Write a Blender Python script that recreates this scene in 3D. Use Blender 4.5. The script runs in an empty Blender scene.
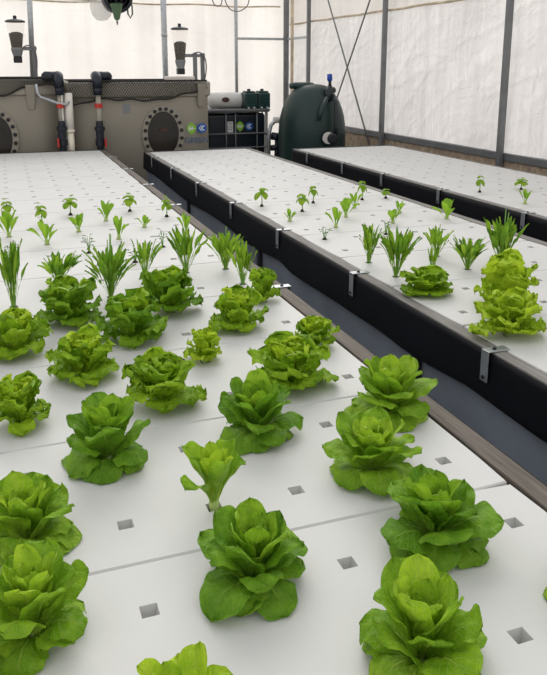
import bpy, bmesh, math, random
from math import sin, cos, pi, radians as R_, sqrt, atan2
from mathutils import Vector, Matrix, noise

C = bpy.context.scene.collection
S = bpy.context.scene
# ------------------------------------------------------------------ camera model (545 px lens, metres)
F, CX, CY, VX, HY = 745.0, 273.5, 244.0, -2.0, 68.0
EYE = 1.8                     # eye height; the rafts float at TOP
TOP = 0.8
PIT = math.atan((CY - HY) / F)
YAW = 0.34546
def proj(x, y, z):
    z -= EYE
    r = x*cos(YAW) - y*sin(YAW); f = x*sin(YAW) + y*cos(YAW)
    d = f*cos(PIT) - z*sin(PIT); u = f*sin(PIT) + z*cos(PIT)
    return CX + F*r/d, CY - F*u/d, d
def ray(u, v):
    a, b = u - CX, -(v - CY)
    f = F*cos(PIT) + b*sin(PIT); z = b*cos(PIT) - F*sin(PIT)
    return Vector((a*cos(YAW) + f*sin(YAW), -a*sin(YAW) + f*cos(YAW), z))
def atY(u, v, Y):
    r = ray(u, v); t = Y / r.y
    return Vector((r.x*t, Y, EYE + r.z*t))
def atX(u, v, X):
    r = ray(u, v); t = X / r.x
    return Vector((X, r.y*t, EYE + r.z*t))

# ------------------------------------------------------------------ mesh helper
class MB:
    def __init__(s): s.v = []; s.f = []; s.uv = []
    def quad(s, a, b, c, d):
        n = len(s.v); s.v += [tuple(a), tuple(b), tuple(c), tuple(d)]; s.f.append((n, n+1, n+2, n+3)); return s
    def box(s, lo, hi):
        n = len(s.v); x0, y0, z0 = lo; x1, y1, z1 = hi
        s.v += [(x0,y0,z0),(x1,y0,z0),(x1,y1,z0),(x0,y1,z0),(x0,y0,z1),(x1,y0,z1),(x1,y1,z1),(x0,y1,z1)]
        s.f += [tuple(n+i for i in q) for q in ((3,2,1,0),(4,5,6,7),(0,1,5,4),(1,2,6,5),(2,3,7,6),(3,0,4,7))]
        return s
    def tube(s, pts, r, n=8, cap=True):
        pts = [Vector(p) for p in pts]; m = len(pts)
        rs = r if isinstance(r, (list, tuple)) else [r]*m
        rings = []; up = None
        for i, p in enumerate(pts):
            d = (pts[min(i+1, m-1)] - pts[max(i-1, 0)])
            if d.length < 1e-9: d = Vector((0,0,1))
            d.normalize()
            if up is None:
                up = Vector((0,0,1)) if abs(d.z) < .9 else Vector((1,0,0))
            a = d.cross(up)
            if a.length < 1e-6: a = d.cross(Vector((0,1,0)))
            a.normalize(); b = a.cross(d).normalized(); up = b
            k = len(s.v)
            for j in range(n):
                t = 2*pi*j/n
                s.v.append(tuple(p + a*(rs[i]*cos(t)) + b*(rs[i]*sin(t))))
            rings.append(k)
        for i in range(m-1):
            for j in range(n):
                q = (j+1) % n
                s.f.append((rings[i]+j, rings[i]+q, rings[i+1]+q, rings[i+1]+j))
        if cap:
            s.f.append(tuple(rings[0]+j for j in range(n))[::-1]); s.f.append(tuple(rings[-1]+j for j in range(n)))
        return s
    def lathe(s, prof, c=(0,0,0), n=24, axis='z', sx=1.0, sy=1.0):
        k0 = len(s.v); c = Vector(c)
        for r, h in prof:
            for j in range(n):
                t = 2*pi*j/n; a, b = r*cos(t)*sx, r*sin(t)*sy
                q = {'z': (a, b, h), 'y': (a, h, b), 'x': (h, a, b)}[axis]
                s.v.append(tuple(c + Vector(q)))
        for i in range(len(prof)-1):
            for j in range(n):
                q = (j+1) % n
                f = (k0+i*n+j, k0+i*n+q, k0+(i+1)*n+q, k0+(i+1)*n+j)
                s.f.append(f if axis != 'y' else f[::-1])
        s.f.append(tuple(k0+j for j in range(n))[::-1]); s.f.append(tuple(k0+(len(prof)-1)*n+j for j in range(n)))
        return s
    def grid(s, P, nu, nv, uv=None):
        k = len(s.v)
        for j in range(nv+1):
            for i in range(nu+1):
                s.v.append(tuple(P(i/nu, j/nv)))
        for j in range(nv):
            for i in range(nu):
                a = k + j*(nu+1) + i
                s.f.append((a, a+1, a+nu+2, a+nu+1))
        return s
    def prism(s, poly, z0, z1):
        n = len(poly); k = len(s.v)
        s.v += [(x, y, z0) for x, y in poly] + [(x, y, z1) for x, y in poly]
        s.f.append(tuple(range(k+n-1, k-1, -1))); s.f.append(tuple(range(k+n, k+2*n)))
        for i in range(n):
            j = (i+1) % n; s.f.append((k+i, k+j, k+n+j, k+n+i))
        return s
    def build(s, name, mat, parent=None, loc=(0,0,0), smooth=False, bevel=0, seg=2, M=None, fix=False):
        me = bpy.data.meshes.new(name); me.from_pydata(s.v, [], s.f)
        if M is not None: me.transform(M)
        if s.uv and len(s.uv) == len(s.v):
            lay = me.uv_layers.new(name='UVMap')
            for l in me.loops: lay.data[l.index].uv = s.uv[l.vertex_index]
        if fix:
            bm = bmesh.new(); bm.from_mesh(me); bmesh.ops.recalc_face_normals(bm, faces=bm.faces); bm.to_mesh(me); bm.free()
        if smooth:
            for p in me.polygons: p.use_smooth = True
        me.materials.append(mat); me.update()
        o = bpy.data.objects.new(name, me); C.objects.link(o); o.location = loc
        if parent: o.parent = parent
        if bevel:
            m = o.modifiers.new('bevel', 'BEVEL'); m.width = bevel; m.segments = seg; m.limit_method = 'ANGLE'
        return o
def sm_by_angle(o, deg=35):
    for p in o.data.polygons: p.use_smooth = True
    try: o.data.set_sharp_from_angle(angle=R_(deg))
    except Exception: pass
    return o
def tag(o, label, cat, group=None, kind=None):
    o['label'] = label; o['category'] = cat
    if group: o['group'] = group
    if kind: o['kind'] = kind
    return o
def thing(name, label, cat, loc, group=None, rz=0):
    o = bpy.data.objects.new(name, None); C.objects.link(o); o.location = loc; o.rotation_euler = (0,0,rz)
    o.empty_display_size = .05
    return tag(o, label, cat, group)
def struct(o): o['kind'] = 'structure'; return o

# ------------------------------------------------------------------ materials
def newmat(name):
    m = bpy.data.materials.new(name); m.use_nodes = True
    nt = m.node_tree; return m, nt, nt.nodes['Principled BSDF'], nt.nodes['Material Output']
def N(nt, t, **k):
    n = nt.nodes.new(t)
    for a, b in k.items():
        if a in n.inputs: n.inputs[a].default_value = b
        else: setattr(n, a, b)
    return n
def simple(name, col, rough=.5, metal=0, var=.12, scale=6, bump=0, bscale=40, spec=.4):
    m, nt, b, o = newmat(name)
    b.inputs['Roughness'].default_value = rough; b.inputs['Metallic'].default_value = metal
    b.inputs['Specular IOR Level'].default_value = spec
    tc = N(nt, 'ShaderNodeTexCoord'); no = N(nt, 'ShaderNodeTexNoise', Scale=scale, Detail=5)
    nt.links.new(tc.outputs['Object'], no.inputs['Vector'])
    rp = N(nt, 'ShaderNodeValToRGB')
    rp.color_ramp.elements[0].position = .3; rp.color_ramp.elements[1].position = .7
    rp.color_ramp.elements[0].color = tuple(c*(1-var) for c in col) + (1,)
    rp.color_ramp.elements[1].color = tuple(min(1, c*(1+var)) for c in col) + (1,)
    nt.links.new(no.outputs['Fac'], rp.inputs['Fac']); nt.links.new(rp.outputs['Color'], b.inputs['Base Color'])
    if bump:
        n2 = N(nt, 'ShaderNodeTexNoise', Scale=bscale, Detail=4); nt.links.new(tc.outputs['Object'], n2.inputs['Vector'])
        bp = N(nt, 'ShaderNodeBump', Strength=bump, Distance=.01)
        nt.links.new(n2.outputs['Fac'], bp.inputs['Height']); nt.links.new(bp.outputs['Normal'], b.inputs['Normal'])
    return m
def glassy(name, col, alpha):
    m, nt, b, o = newmat(name)
    b.inputs['Base Color'].default_value = col + (1,); b.inputs['Roughness'].default_value = .25
    b.inputs['Alpha'].default_value = alpha
    return m
def wood(name, c0, c1):
    m, nt, b, o = newmat(name); b.inputs['Roughness'].default_value = .75
    tc = N(nt, 'ShaderNodeTexCoord'); mp = N(nt, 'ShaderNodeMapping'); mp.inputs['Scale'].default_value = (30, 1.2, 30)
    no = N(nt, 'ShaderNodeTexNoise', Scale=3, Detail=8, Roughness=.7)
    rp = N(nt, 'ShaderNodeValToRGB'); rp.color_ramp.elements[0].position = .35; rp.color_ramp.elements[1].position = .68
    rp.color_ramp.elements[0].color = c0 + (1,); rp.color_ramp.elements[1].color = c1 + (1,)
    nt.links.new(tc.outputs['Object'], mp.inputs['Vector']); nt.links.new(mp.outputs['Vector'], no.inputs['Vector'])
    nt.links.new(no.outputs['Fac'], rp.inputs['Fac']); nt.links.new(rp.outputs['Color'], b.inputs['Base Color'])
    bp = N(nt, 'ShaderNodeBump', Strength=.3, Distance=.003)
    nt.links.new(no.outputs['Fac'], bp.inputs['Height']); nt.links.new(bp.outputs['Normal'], b.inputs['Normal'])
    return m
def leafmat(name, dark, light, vein, trans=.36, vs=.5, rough=.48):
    """leaf tissue: mottled green, pale midrib and side veins laid out on the leaf's own u,v"""
    m, nt, b, o = newmat(name); L = nt.links.new
    b.inputs['Roughness'].default_value = rough; b.inputs['Specular IOR Level'].default_value = .2
    tc = N(nt, 'ShaderNodeTexCoord'); no = N(nt, 'ShaderNodeTexNoise', Scale=28, Detail=5)
    L(tc.outputs['Object'], no.inputs['Vector'])
    rp = N(nt, 'ShaderNodeValToRGB'); rp.color_ramp.elements[0].position = .32; rp.color_ramp.elements[1].position = .7
    rp.color_ramp.elements[0].color = dark + (1,); rp.color_ramp.elements[1].color = light + (1,)
    geo = N(nt, 'ShaderNodeNewGeometry'); va = N(nt, 'ShaderNodeMath'); va.operation = 'MULTIPLY_ADD'; va.inputs[1].default_value = .34
    L(geo.outputs['Random Per Island'], va.inputs[0]); vb = N(nt, 'ShaderNodeMath'); vb.operation = 'SUBTRACT'; vb.inputs[1].default_value = .17
    L(no.outputs['Fac'], va.inputs[2]); L(va.outputs[0], vb.inputs[0]); L(vb.outputs[0], rp.inputs['Fac'])
    sx = N(nt, 'ShaderNodeSeparateXYZ'); L(tc.outputs['UV'], sx.inputs['Vector'])
    def mth(op, a, bb=None, c=None):
        n = N(nt, 'ShaderNodeMath'); n.operation = op
        for i, q in enumerate((a, bb, c)):
            if q is None: continue
            if isinstance(q, (int, float)): n.inputs[i].default_value = q
            else: L(q, n.inputs[i])
        return n.outputs[0]
    au = mth('ABSOLUTE', mth('SUBTRACT', sx.outputs['X'], .5))
    t = sx.outputs['Y']
    ribw = mth('MULTIPLY_ADD', t, -.035, .045)
    rib = mth('MULTIPLY', mth('SUBTRACT', ribw, au), 60); rib.node.use_clamp = True
    # side veins sweep up from the midrib
    ph = mth('MULTIPLY', mth('SUBTRACT', t, mth('MULTIPLY', au, .75)), 48)
    sv = mth('MULTIPLY', mth('SUBTRACT', mth('SINE', ph), .80), 5); sv.node.use_clamp = True
    sv = mth('MULTIPLY', sv, vs)
    n2 = N(nt, 'ShaderNodeTexVoronoi', Scale=90); n2.feature = 'DISTANCE_TO_EDGE'; L(tc.outputs['Object'], n2.inputs['Vector'])
    net = mth('MULTIPLY', mth('SUBTRACT', .12, n2.outputs['Distance']), 2.2); net.node.use_clamp = True
    vv = mth('MAXIMUM', rib, mth('MAXIMUM', sv, net))
    mx = N(nt, 'ShaderNodeMix'); mx.data_type = 'RGBA'
    L(mth('MULTIPLY', vv, .75), mx.inputs[0]); L(rp.outputs['Color'], mx.inputs[6]); mx.inputs[7].default_value = vein + (1,)
    # paler towards the leaf base
    bs = mth('MULTIPLY', mth('SUBTRACT', .3, t), 3.0); bs.node.use_clamp = True
    m2 = N(nt, 'ShaderNodeMix'); m2.data_type = 'RGBA'
    L(mth('MULTIPLY', bs, .6), m2.inputs[0]); L(mx.outputs[2], m2.inputs[6]); m2.inputs[7].default_value = vein + (1,)
    L(m2.outputs[2], b.inputs['Base Color'])
    bp = N(nt, 'ShaderNodeBump', Strength=.7, Distance=.005)
    L(mth('ADD', mth('MULTIPLY', vv, -1.0), mth('MULTIPLY', no.outputs['Fac'], 1.2)), bp.inputs['Height']); L(bp.outputs['Normal'], b.inputs['Normal'])
    tr = N(nt, 'ShaderNodeBsdfTranslucent'); L(m2.outputs[2], tr.inputs['Color'])
    ms = N(nt, 'ShaderNodeMixShader'); ms.inputs[0].default_value = trans
    L(b.outputs[0], ms.inputs[1]); L(tr.outputs[0], ms.inputs[2]); L(ms.outputs[0], o.inputs['Surface'])
    return m
def film(name, col, trans, stripes, wrinkle, axis):
    """greenhouse plastic sheet: thin, translucent, ribbed and creased"""
    m, nt, b, o = newmat(name); L = nt.links.new
    b.inputs['Roughness'].default_value = .35; b.inputs['Specular IOR Level'].default_value = .25
    tc = N(nt, 'ShaderNodeTexCoord')
    mp = N(nt, 'ShaderNodeMapping')
    mp.inputs['Scale'].default_value = (1, 1, .02) if True else (1, 1, 1)
    L(tc.outputs['Object'], mp.inputs['Vector'])
    st = N(nt, 'ShaderNodeTexNoise', Scale=stripes, Detail=3, Roughness=.6); L(mp.outputs['Vector'], st.inputs['Vector'])
    big = N(nt, 'ShaderNodeTexNoise', Scale=.9, Detail=4); L(tc.outputs['Object'], big.inputs['Vector'])
    ad = N(nt, 'ShaderNodeMath'); ad.operation = 'ADD'; L(st.outputs['Fac'], ad.inputs[0]); L(big.outputs['Fac'], ad.inputs[1])
    rp = N(nt, 'ShaderNodeValToRGB'); e = rp.color_ramp.elements
    hf = N(nt, 'ShaderNodeMath'); hf.operation = 'MULTIPLY'; hf.inputs[1].default_value = .5; L(ad.outputs[0], hf.inputs[0])
    e[0].position = .38; e[1].position = .6
    e[0].color = tuple(c*.88 for c in col) + (1,); e[1].color = tuple(min(.98, c*1.03) for c in col) + (1,)
    L(hf.outputs[0], rp.inputs['Fac']); L(rp.outputs['Color'], b.inputs['Base Color'])
    wr = N(nt, 'ShaderNodeTexNoise', Scale=2.2, Detail=5, Distortion=2.5); L(tc.outputs['Object'], wr.inputs['Vector'])
    a2 = N(nt, 'ShaderNodeMath'); a2.operation = 'MULTIPLY_ADD'; a2.inputs[1].default_value = .5
    L(st.outputs['Fac'], a2.inputs[0]); L(wr.outputs['Fac'], a2.inputs[2])
    bp = N(nt, 'ShaderNodeBump', Strength=wrinkle, Distance=.08); L(a2.outputs[0], bp.inputs['Height']); L(bp.outputs['Normal'], b.inputs['Normal'])
    tr = N(nt, 'ShaderNodeBsdfTranslucent'); L(rp.outputs['Color'], tr.inputs['Color']); L(bp.outputs['Normal'], tr.inputs['Normal'])
    ms = N(nt, 'ShaderNodeMixShader'); ms.inputs[0].default_value = trans
    L(b.outputs[0], ms.inputs[1]); L(tr.outputs[0], ms.inputs[2]); L(ms.outputs[0], o.inputs['Surface'])
    return m

M = {}
M['foam'] = simple('white_foam', (.56,.555,.54), .55, var=.025, scale=5, bump=.06, bscale=160, spec=.3)
M['wood'] = wood('weathered_timber', (.06,.048,.038), (.165,.135,.11))
M['woodg'] = wood('grey_timber', (.11,.10,.092), (.25,.235,.215))
M['liner'] = simple('black_liner', (.0045,.005,.008), .6, var=.2, scale=3, bump=.25, bscale=5, spec=.15)
M['panel'] = simple('grey_panel', (.24,.27,.315), .7, var=.12, scale=3, bump=.1, bscale=60)
M['water'] = simple('dark_water', (.02,.03,.03), .08)
M['galv'] = simple('galvanised_steel', (.42,.44,.46), .42, .75, var=.15, scale=20)
M['post'] = simple('grey_steel_post', (.17,.175,.18), .5, .3, var=.15, scale=5)
M['dsteel'] = simple('dark_steel', (.03,.032,.036), .5, .3)
M['bolt'] = simple('black_bolt', (.012,.012,.014), .4)
M['concrete'] = simple('concrete_floor', (.30,.29,.27), .85, var=.2, scale=1.5, bump=.3, bscale=30)
M['brick'] = simple('tan_masonry', (.36,.28,.20), .9, var=.35, scale=14, bump=.5, bscale=20)
M['tank'] = simple('beige_tank_plastic', (.275,.25,.205), .5, var=.07, scale=1.5, bump=.05, bscale=30)
M['tankdark'] = simple('dark_hatch_glass', (.022,.018,.014), .22, var=.4, scale=4)
M['net'] = simple('black_net_cord', (.018,.017,.015), .8)
M['pblack'] = simple('black_pvc', (.008,.012,.022), .35)
M['pwhite'] = simple('cream_pvc', (.72,.67,.55), .4, var=.05)
M['pclear'] = glassy('clear_pipe', (.55,.52,.45), .45)
M['red'] = simple('red_valve', (.45,.03,.02), .4)
M['brownport'] = simple('brown_port', (.06,.025,.015), .4)
M['drum'] = simple('pale_drum', (.60,.585,.56), .35, var=.06)
M['jerry'] = simple('dark_green_plastic', (.008,.040,.036), .35)
M['filter'] = simple('filter_vessel_green', (.006,.025,.023), .42, var=.15, scale=2)
M['filterlid'] = simple('filter_fittings_black', (.010,.016,.018), .4)
M['blue'] = simple('blue_handle', (.012,.05,.33), .4)
M['tote'] = simple('black_tote', (.008,.013,.020), .3)
M['label'] = simple('white_paper', (.62,.62,.60), .6, var=.03)
M['ink'] = simple('dark_ink', (.12,.13,.14), .6)
M['lgreen'] = simple('logo_green', (.20,.44,.03), .5, var=.04)
M['lblue'] = simple('logo_blue', (.015,.085,.34), .5, var=.04)
M['lwhite'] = simple('logo_white', (.75,.78,.78), .5, var=.03)
M['ltext'] = simple('logo_text_blue', (.05,.13,.22), .5, var=.04)
M['hopper'] = glassy('clear_hopper', (.85,.70,.52), .10)
M['pellet'] = simple('feed_pellets', (.022,.024,.027), .9, var=.4, scale=60, bump=.4, bscale=120)
M['motor'] = simple('grey_motor_case', (.20,.21,.22), .5)
M['fangreen'] = simple('green_nozzle', (.07,.13,.06), .45)
M['bag'] = glassy('clear_plastic_cover', (.62,.60,.56), .4)
M['cable'] = simple('grey_cable', (.16,.15,.15), .6)
M['gold'] = simple('rusty_and_sunlit_gold', (.55,.46,.33), .6, .0, var=.3, scale=6)  # rusty fixing strips; its pale tan also paints sunlit film at the corner
M['lidwhite'] = simple('white_lid', (.70,.66,.60), .5, var=.05)
M['film_back'] = film('back_wall_film', (.965,.925,.89), .62, 3.0, .25, 'x')
M['film_right'] = film('side_wall_film', (.93,.905,.89), .55, 9.0, .5, 'y')
M['film_up'] = film('upper_side_film', (.90,.86,.82), .5, 5.0, .3, 'y')
M['plug'] = simple('growing_plug', (.035,.022,.018), .9, bump=.4)
M['stalk'] = simple('pale_stem', (.36,.48,.14), .5)
M['stalkg'] = simple('green_stem', (.16,.34,.05), .5)
M['s_mid'] = leafmat('smooth_lettuce_leaf', (0.158,0.333,0.009), (0.333,0.549,0.029), (0.491,0.666,0.105))
M['s_heart'] = leafmat('smooth_lettuce_heart', (0.246,0.433,0.015), (0.445,0.649,0.037), (0.585,0.733,0.137))
M['s_dark'] = leafmat('deep_green_lettuce_leaf', (0.105,0.261,0.009), (0.240,0.450,0.026), (0.363,0.555,0.084))
M['s_lime'] = leafmat('pale_lime_lettuce_leaf', (0.292,0.488,0.015), (0.491,0.688,0.037), (0.679,0.740,0.147))
M['f_mid'] = leafmat('frilly_lettuce_leaf', (0.175,0.355,0.009), (0.374,0.583,0.023), (0.491,0.666,0.074), vs=.35)
M['f_dark'] = leafmat('dark_frilly_leaf', (0.111,0.266,0.008), (0.263,0.466,0.021), (0.351,0.544,0.063), vs=.35)
M['f_lime'] = leafmat('lime_frilly_leaf', (0.316,0.511,0.013), (0.526,0.722,0.032), (0.679,0.740,0.105), vs=.35)
M['herb'] = leafmat('herb_leaf', (0.099,0.255,0.015), (0.234,0.444,0.032), (0.374,0.555,0.084), vs=.2)
M['herb_l'] = leafmat('pale_herb_leaf', (.22,.42,.02), (.38,.58,.045), (.48,.66,.12), vs=.2)
M['choi'] = leafmat('choi_leaf', (0.175,0.377,0.017), (0.339,0.577,0.037), (0.562,0.733,0.147), vs=.3)
M['basil'] = leafmat('basil_leaf', (.17,.35,.015), (.34,.52,.04), (.40,.56,.10), vs=.3)
M['sprig'] = leafmat('dark_sprig_leaf', (.035,.11,.022), (.08,.20,.04), (.2,.36,.1), vs=.2)

# ------------------------------------------------------------------ light, camera
w = bpy.data.worlds.new('overcast_sky'); S.world = w; w.use_nodes = True
nt = w.node_tree; bg = nt.nodes['Background']
tc = N(nt, 'ShaderNodeTexCoord'); sp = N(nt, 'ShaderNodeSeparateXYZ'); nt.links.new(tc.outputs['Generated'], sp.inputs['Vector'])
rp = N(nt, 'ShaderNodeValToRGB'); rp.color_ramp.elements[0].position = .0; rp.color_ramp.elements[1].position = .9
rp.color_ramp.elements[0].color = (1.0,.955,.92,1); rp.color_ramp.elements[1].color = (.97,.985,1.0,1)
nt.links.new(sp.outputs['Z'], rp.inputs['Fac']); nt.links.new(rp.outputs['Color'], bg.inputs['Color']); bg.inputs['Strength'].default_value = .95
sun = bpy.data.lights.new('hazy_sun', 'SUN'); sun.energy = 1.9; sun.angle = R_(50); sun.color = (1,.97,.92)
so = bpy.data.objects.new('hazy_sun', sun); C.objects.link(so); so.location = (2,8,9); so.rotation_euler = (R_(-56), R_(32), 0)
cam = bpy.data.cameras.new('camera'); co = bpy.data.objects.new('camera', cam); C.objects.link(co)
co.location = (0,0,EYE); co.rotation_euler = (pi/2 - PIT, 0, -YAW)
cam.sensor_fit = 'HORIZONTAL'; cam.sensor_width = 36; cam.lens = 36*F/547; cam.shift_y = -(675/2 - CY)/547; cam.clip_start = .05
S.camera = co
S.view_settings.view_transform = 'Standard'; S.view_settings.look = 'None'; S.view_settings.gamma = 1
S.view_settings.use_curve_mapping = False; S.view_settings.exposure = 0.13

# ------------------------------------------------------------------ the setting
WX, WY = 5.4, 14.1
struct(MB().box((-12,-6,-.2), (20,30,0)).build('floor', M['concrete']))
b = MB(); b.grid(lambda u, v: (-6 + (WX+6)*u, WY + .012*sin(u*90) + .02*noise.noise(Vector((u*14, v*3, 1))), v*4.2), 220, 20)
struct(b.build('wall_back', M['film_back'], smooth=True))
def rw(u, v, z0, z1, amp):
    y = -1 + (WY+1)*u; z = z0 + (z1-z0)*v
    q = noise.noise(Vector((y*.9, z*1.1, 3))) + .6*abs(noise.noise(Vector((y*1.3 + z*1.7, z*2.4 - y*.5, 8))))
    c1 = abs(noise.noise(Vector((y*1.1 + z*1.9, z*.8 - y*.45, 21)))); c2 = abs(noise.noise(Vector((y*.5, z*3.2, 33))))
    q += .8*max(0, .12-c1)/.12*min(1, amp*20) + .5*max(0, .10-c2)/.10*min(1, amp*20)
    return (WX + amp*q, y, z)
struct(MB().grid(lambda u, v: rw(u, v, .84, 2.62, .03), 420, 70).build('wall_right', M['film_right'], smooth=True))
o = struct(MB().grid(lambda u, v: rw(u, v, 2.62, 4.2, .012), 120, 10).build('wall_right_upper', M['film_up'], smooth=True))
struct(MB().box((WX-.03,-1,0), (WX+.12,WY,.77)).build('wall_right_base', M['brick'], bevel=.01))
struct(MB().box((WX-.05,-1,.7705), (WX+.03,WY-.02,.855)).build('baseboard_right', M['post'], bevel=.006))
k = 0
def trim(bm, mat, **kw):
    global k; k += 1
    return struct(bm.build('trim_%d' % k, mat, **kw))
for Y in (4.27, 7.14, 10.01, 12.9):
    trim(MB().box((WX-.115, Y-.035, 0), (WX-.055, Y+.035, 4.2)), M['post'], bevel=.006)
trim(MB().tube([(WX-.10, WY-.10, 0), (WX-.10, WY-.10, 4.2)], .055, 14), M['post'], smooth=True)
trim(MB().tube([(WX-.10, WY-.42, 0), (WX-.10, WY-.42, 4.2)], .03, 12), M['gold'], smooth=True)  # added tan pipe, its colour stands in for a sunlit strip of film
p = atY(163.5, 10, WY-.1); trim(MB().tube([(p.x, WY-.1, 0), (p.x, WY-.1, 4.2)], .052, 14), M['galv'], smooth=True)
trim(MB().tube([(p.x, WY-.1, 2.36), (p.x, WY-.1, 2.40)], .060, 14), M['galv'], smooth=True)
p2 = atY(236, 40, WY-.06); trim(MB().tube([(p2.x, WY-.07, 0), (p2.x, WY-.07, 4.2)], .032, 12), M['galv'], smooth=True)
p3 = atY(236, 38.5, WY-.07); trim(MB().box((p3.x, WY-.09, p3.z-.022), (WX-.1, WY-.045, p3.z+.022)), M['galv'], bevel=.004)
p4 = atX(300, 38.5, WX-.08); trim(MB().box((WX-.1, 12.9, p3.z-.022), (WX-.055, WY-.1, p3.z+.022)), M['galv'], bevel=.004)
# rusty film-fixing strips
b = MB(); b.tube([(WX-.015, y, 2.615 + .005*sin(y*5)) for y in [i*.2 for i in range(-5, 71)]], .018, 6); trim(b, M['gold'])
b = MB(); b.tube([(x, WY-.03, 2.935 + .012*sin(x*4)) for x in [i*.2 for i in range(-30, 27)]], .016, 6); trim(b, M['gold'])
struct(MB().box((-6, WY-.035, 2.955), (1.75, WY-.025, 3.2)).build('trim_40', M['post']))
# crossed bracing cables on the right wall
def brace(a, bb):
    a, bb = atX(*a, WX-.085), atX(*bb, WX-.085); d = bb - a
    t0 = (.5 - a.z)/d.z; t1 = (4.1 - a.z)/d.z
    trim(MB().tube([a + d*t0, a + d*t1], .013, 8), M['post'], smooth=True)
brace((328, 0), (368, 140)); brace((370, 0), (338, 95))

# ------------------------------------------------------------------ beds and rafts
PX, PY = .2065, .2905
RL = 2*PY                                    # raft length along the bed
def interp(tab, x):
    if x <= tab[0][0]: return tab[0][1]
    for (a, b), (c, d) in zip(tab, tab[1:]):
        if x <= c: return b + (d-b)*(x-a)/(c-a)
    return tab[-1][1]
def raft_bed(label, xl, xr, y0, y1, wl, wr, drop, brk, brk_side, posts, liner_side, mat, ml, mr):
    cx = (xl+xr)/2; yc = (y0+y1)/2
    t = thing('raft_bed', label, 'grow bed', (cx, yc, 0))
    T = Matrix.Translation((-cx, -yc, 0))
    e = .004
    MB().box((xl+e, y0, TOP-.10), (xl+wl-e, y1, TOP-.001)).build('side_rail', M[ml], t, bevel=.004, M=T)
    MB().box((xr-wr+e, y0, TOP-.10), (xr-e, y1, TOP-.001)).build('side_rail', M[mr], t, bevel=.004, M=T)
    MB().box((xl+e, y1+.001, TOP-.10), (xr-e, y1+.06, TOP+.004)).build('end_rail', M['dsteel'], t, bevel=.004, M=T)
    MB().box((xl+e, y0-.06, TOP-.10), (xr-e, y0-.001, TOP)).build('end_rail', M[ml], t, bevel=.004, M=T)
    MB().box((xl+wl, y0, .42), (xr-wr, y1, TOP-.075)).build('water', M['water'], t, M=T)
    for nm, lo, hi in (('side_panel', (xl+.03, y0, 0), (xl+.06, y1, TOP-.10)), ('side_panel', (xr-.06, y0, 0), (xr-.03, y1, TOP-.10)),
                       ('end_panel', (xl+.03, y0-.05, 0), (xr-.03, y0-.02, TOP-.10)), ('end_panel', (xl+.03, y1+.02, 0), (xr-.03, y1+.05, TOP-.10))):
        MB().box(lo, hi).build(nm, M['panel'], t, M=T)
    for side in (-1, 1):
        X = xl if side < 0 else xr
        n = int((y1-y0)/.06)
        def P(u, v):
            y = y0 - .06 + (y1-y0+.12)*u
            dz = interp(drop, y) + .012*noise.noise(Vector((y*2.2, side, 5)))
            x = X + side*(.001 + .010*v*(.5+.5*noise.noise(Vector((y*1.8, v*1.5, 2)))) + .006*v)
            return (x, y, TOP-.006 - dz*v)
        lb = MB().grid(P, n, 7)
        o = lb.build('liner', M['liner'], t, smooth=True, M=T)
        md = o.modifiers.new('thick', 'SOLIDIFY'); md.thickness = .003; md.offset = 0
    for py in posts:
        b = MB(); X = xl if liner_side < 0 else xr; s = liner_side
        b.box((min(X-s*.028, X-s*.004), py-.028, 0), (max(X-s*.028, X-s*.004), py+.028, TOP-.11))
        pp = b.build('support_post', M['dsteel'], t, bevel=.003, M=T)
    for py in brk:
        X = xl if brk_side < 0 else xr; s = brk_side
        hw = .021; b = MB()
        def bb(x0, x1, z0, z1):
            b.box((min(x0,x1), py-hw, z0), (max(x0,x1), py+hw, z1))
        bb(X+s*.016, X+s*.020, TOP-.115, TOP+.004); bb(X+s*.020, X-s*.075, TOP+.0005, TOP+.0045)
        bk = b.build('bracket', M['galv'], t, bevel=.001, M=T)
        MB().lathe([(.008,0),(.008,.006),(.004,.008)], (X-s*.02-cx, py-yc, TOP+.0045), 10).build('bolt', M['bolt'], bk)
        MB().lathe([(.007,0),(.007,s*.006)], (X+s*.020-cx, py-yc, TOP-.098), 10, axis='x').build('bolt', M['bolt'], bk)
    return t
flat = [(0,.34),(20,.34)]
near_y0 = .931 - PY/2 - RL                    # rows sit at .931 + j*PY
NY1 = near_y0 + 16*RL
raft_bed('long left bed with brown timber edging holding most of the lettuces', -.20, 1.195, near_y0, NY1, .075, .072, [(0,.11),(20,.11)],
         [.95, 2.05, 3.15, 4.26, 5.43, 6.5, 7.6, 8.7], 1, [], 1, 'wood', 'wood', 'wood')
mid_y0 = 2.541 - PY/2 - 3*RL
MY1 = mid_y0 + 14*RL + PY
raft_bed('middle bed draped with black liner and steel straps on its left side', 1.60, 2.975, mid_y0, MY1, .062, .072,
         [(1.5,.18),(1.82,.187),(2.23,.174),(2.72,.204),(3.4,.197),(4.1,.214),(4.3,.187),(4.94,.219),(5.7,.19),(7.0,.225),(8.4,.187),(9.3,.195)],
         [1.05, 2.128, 3.246, 4.33, 5.364, 6.436, 7.5, 8.55], -1, [1.0, 2.65, 4.78, 6.9], -1, 'woodg', 'woodg', 'woodg')
RX0 = 3.668 - PX/2 - .07
rt_y0 = 4.578 - PY/2 - 2*RL
RY1 = rt_y0 + 9*RL + PY
raft_bed('right hand bed beside the plastic side wall with only three seedlings', 3.43, RX0 + .07 + 6*PX + .055, rt_y0, RY1, RX0-3.432, .052, [(0,.27),(20,.27)],
         [4.27, 5.38, 6.4, 7.3, 8.3], -1, [], -1, 'woodg', 'woodg', 'woodg')
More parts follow.
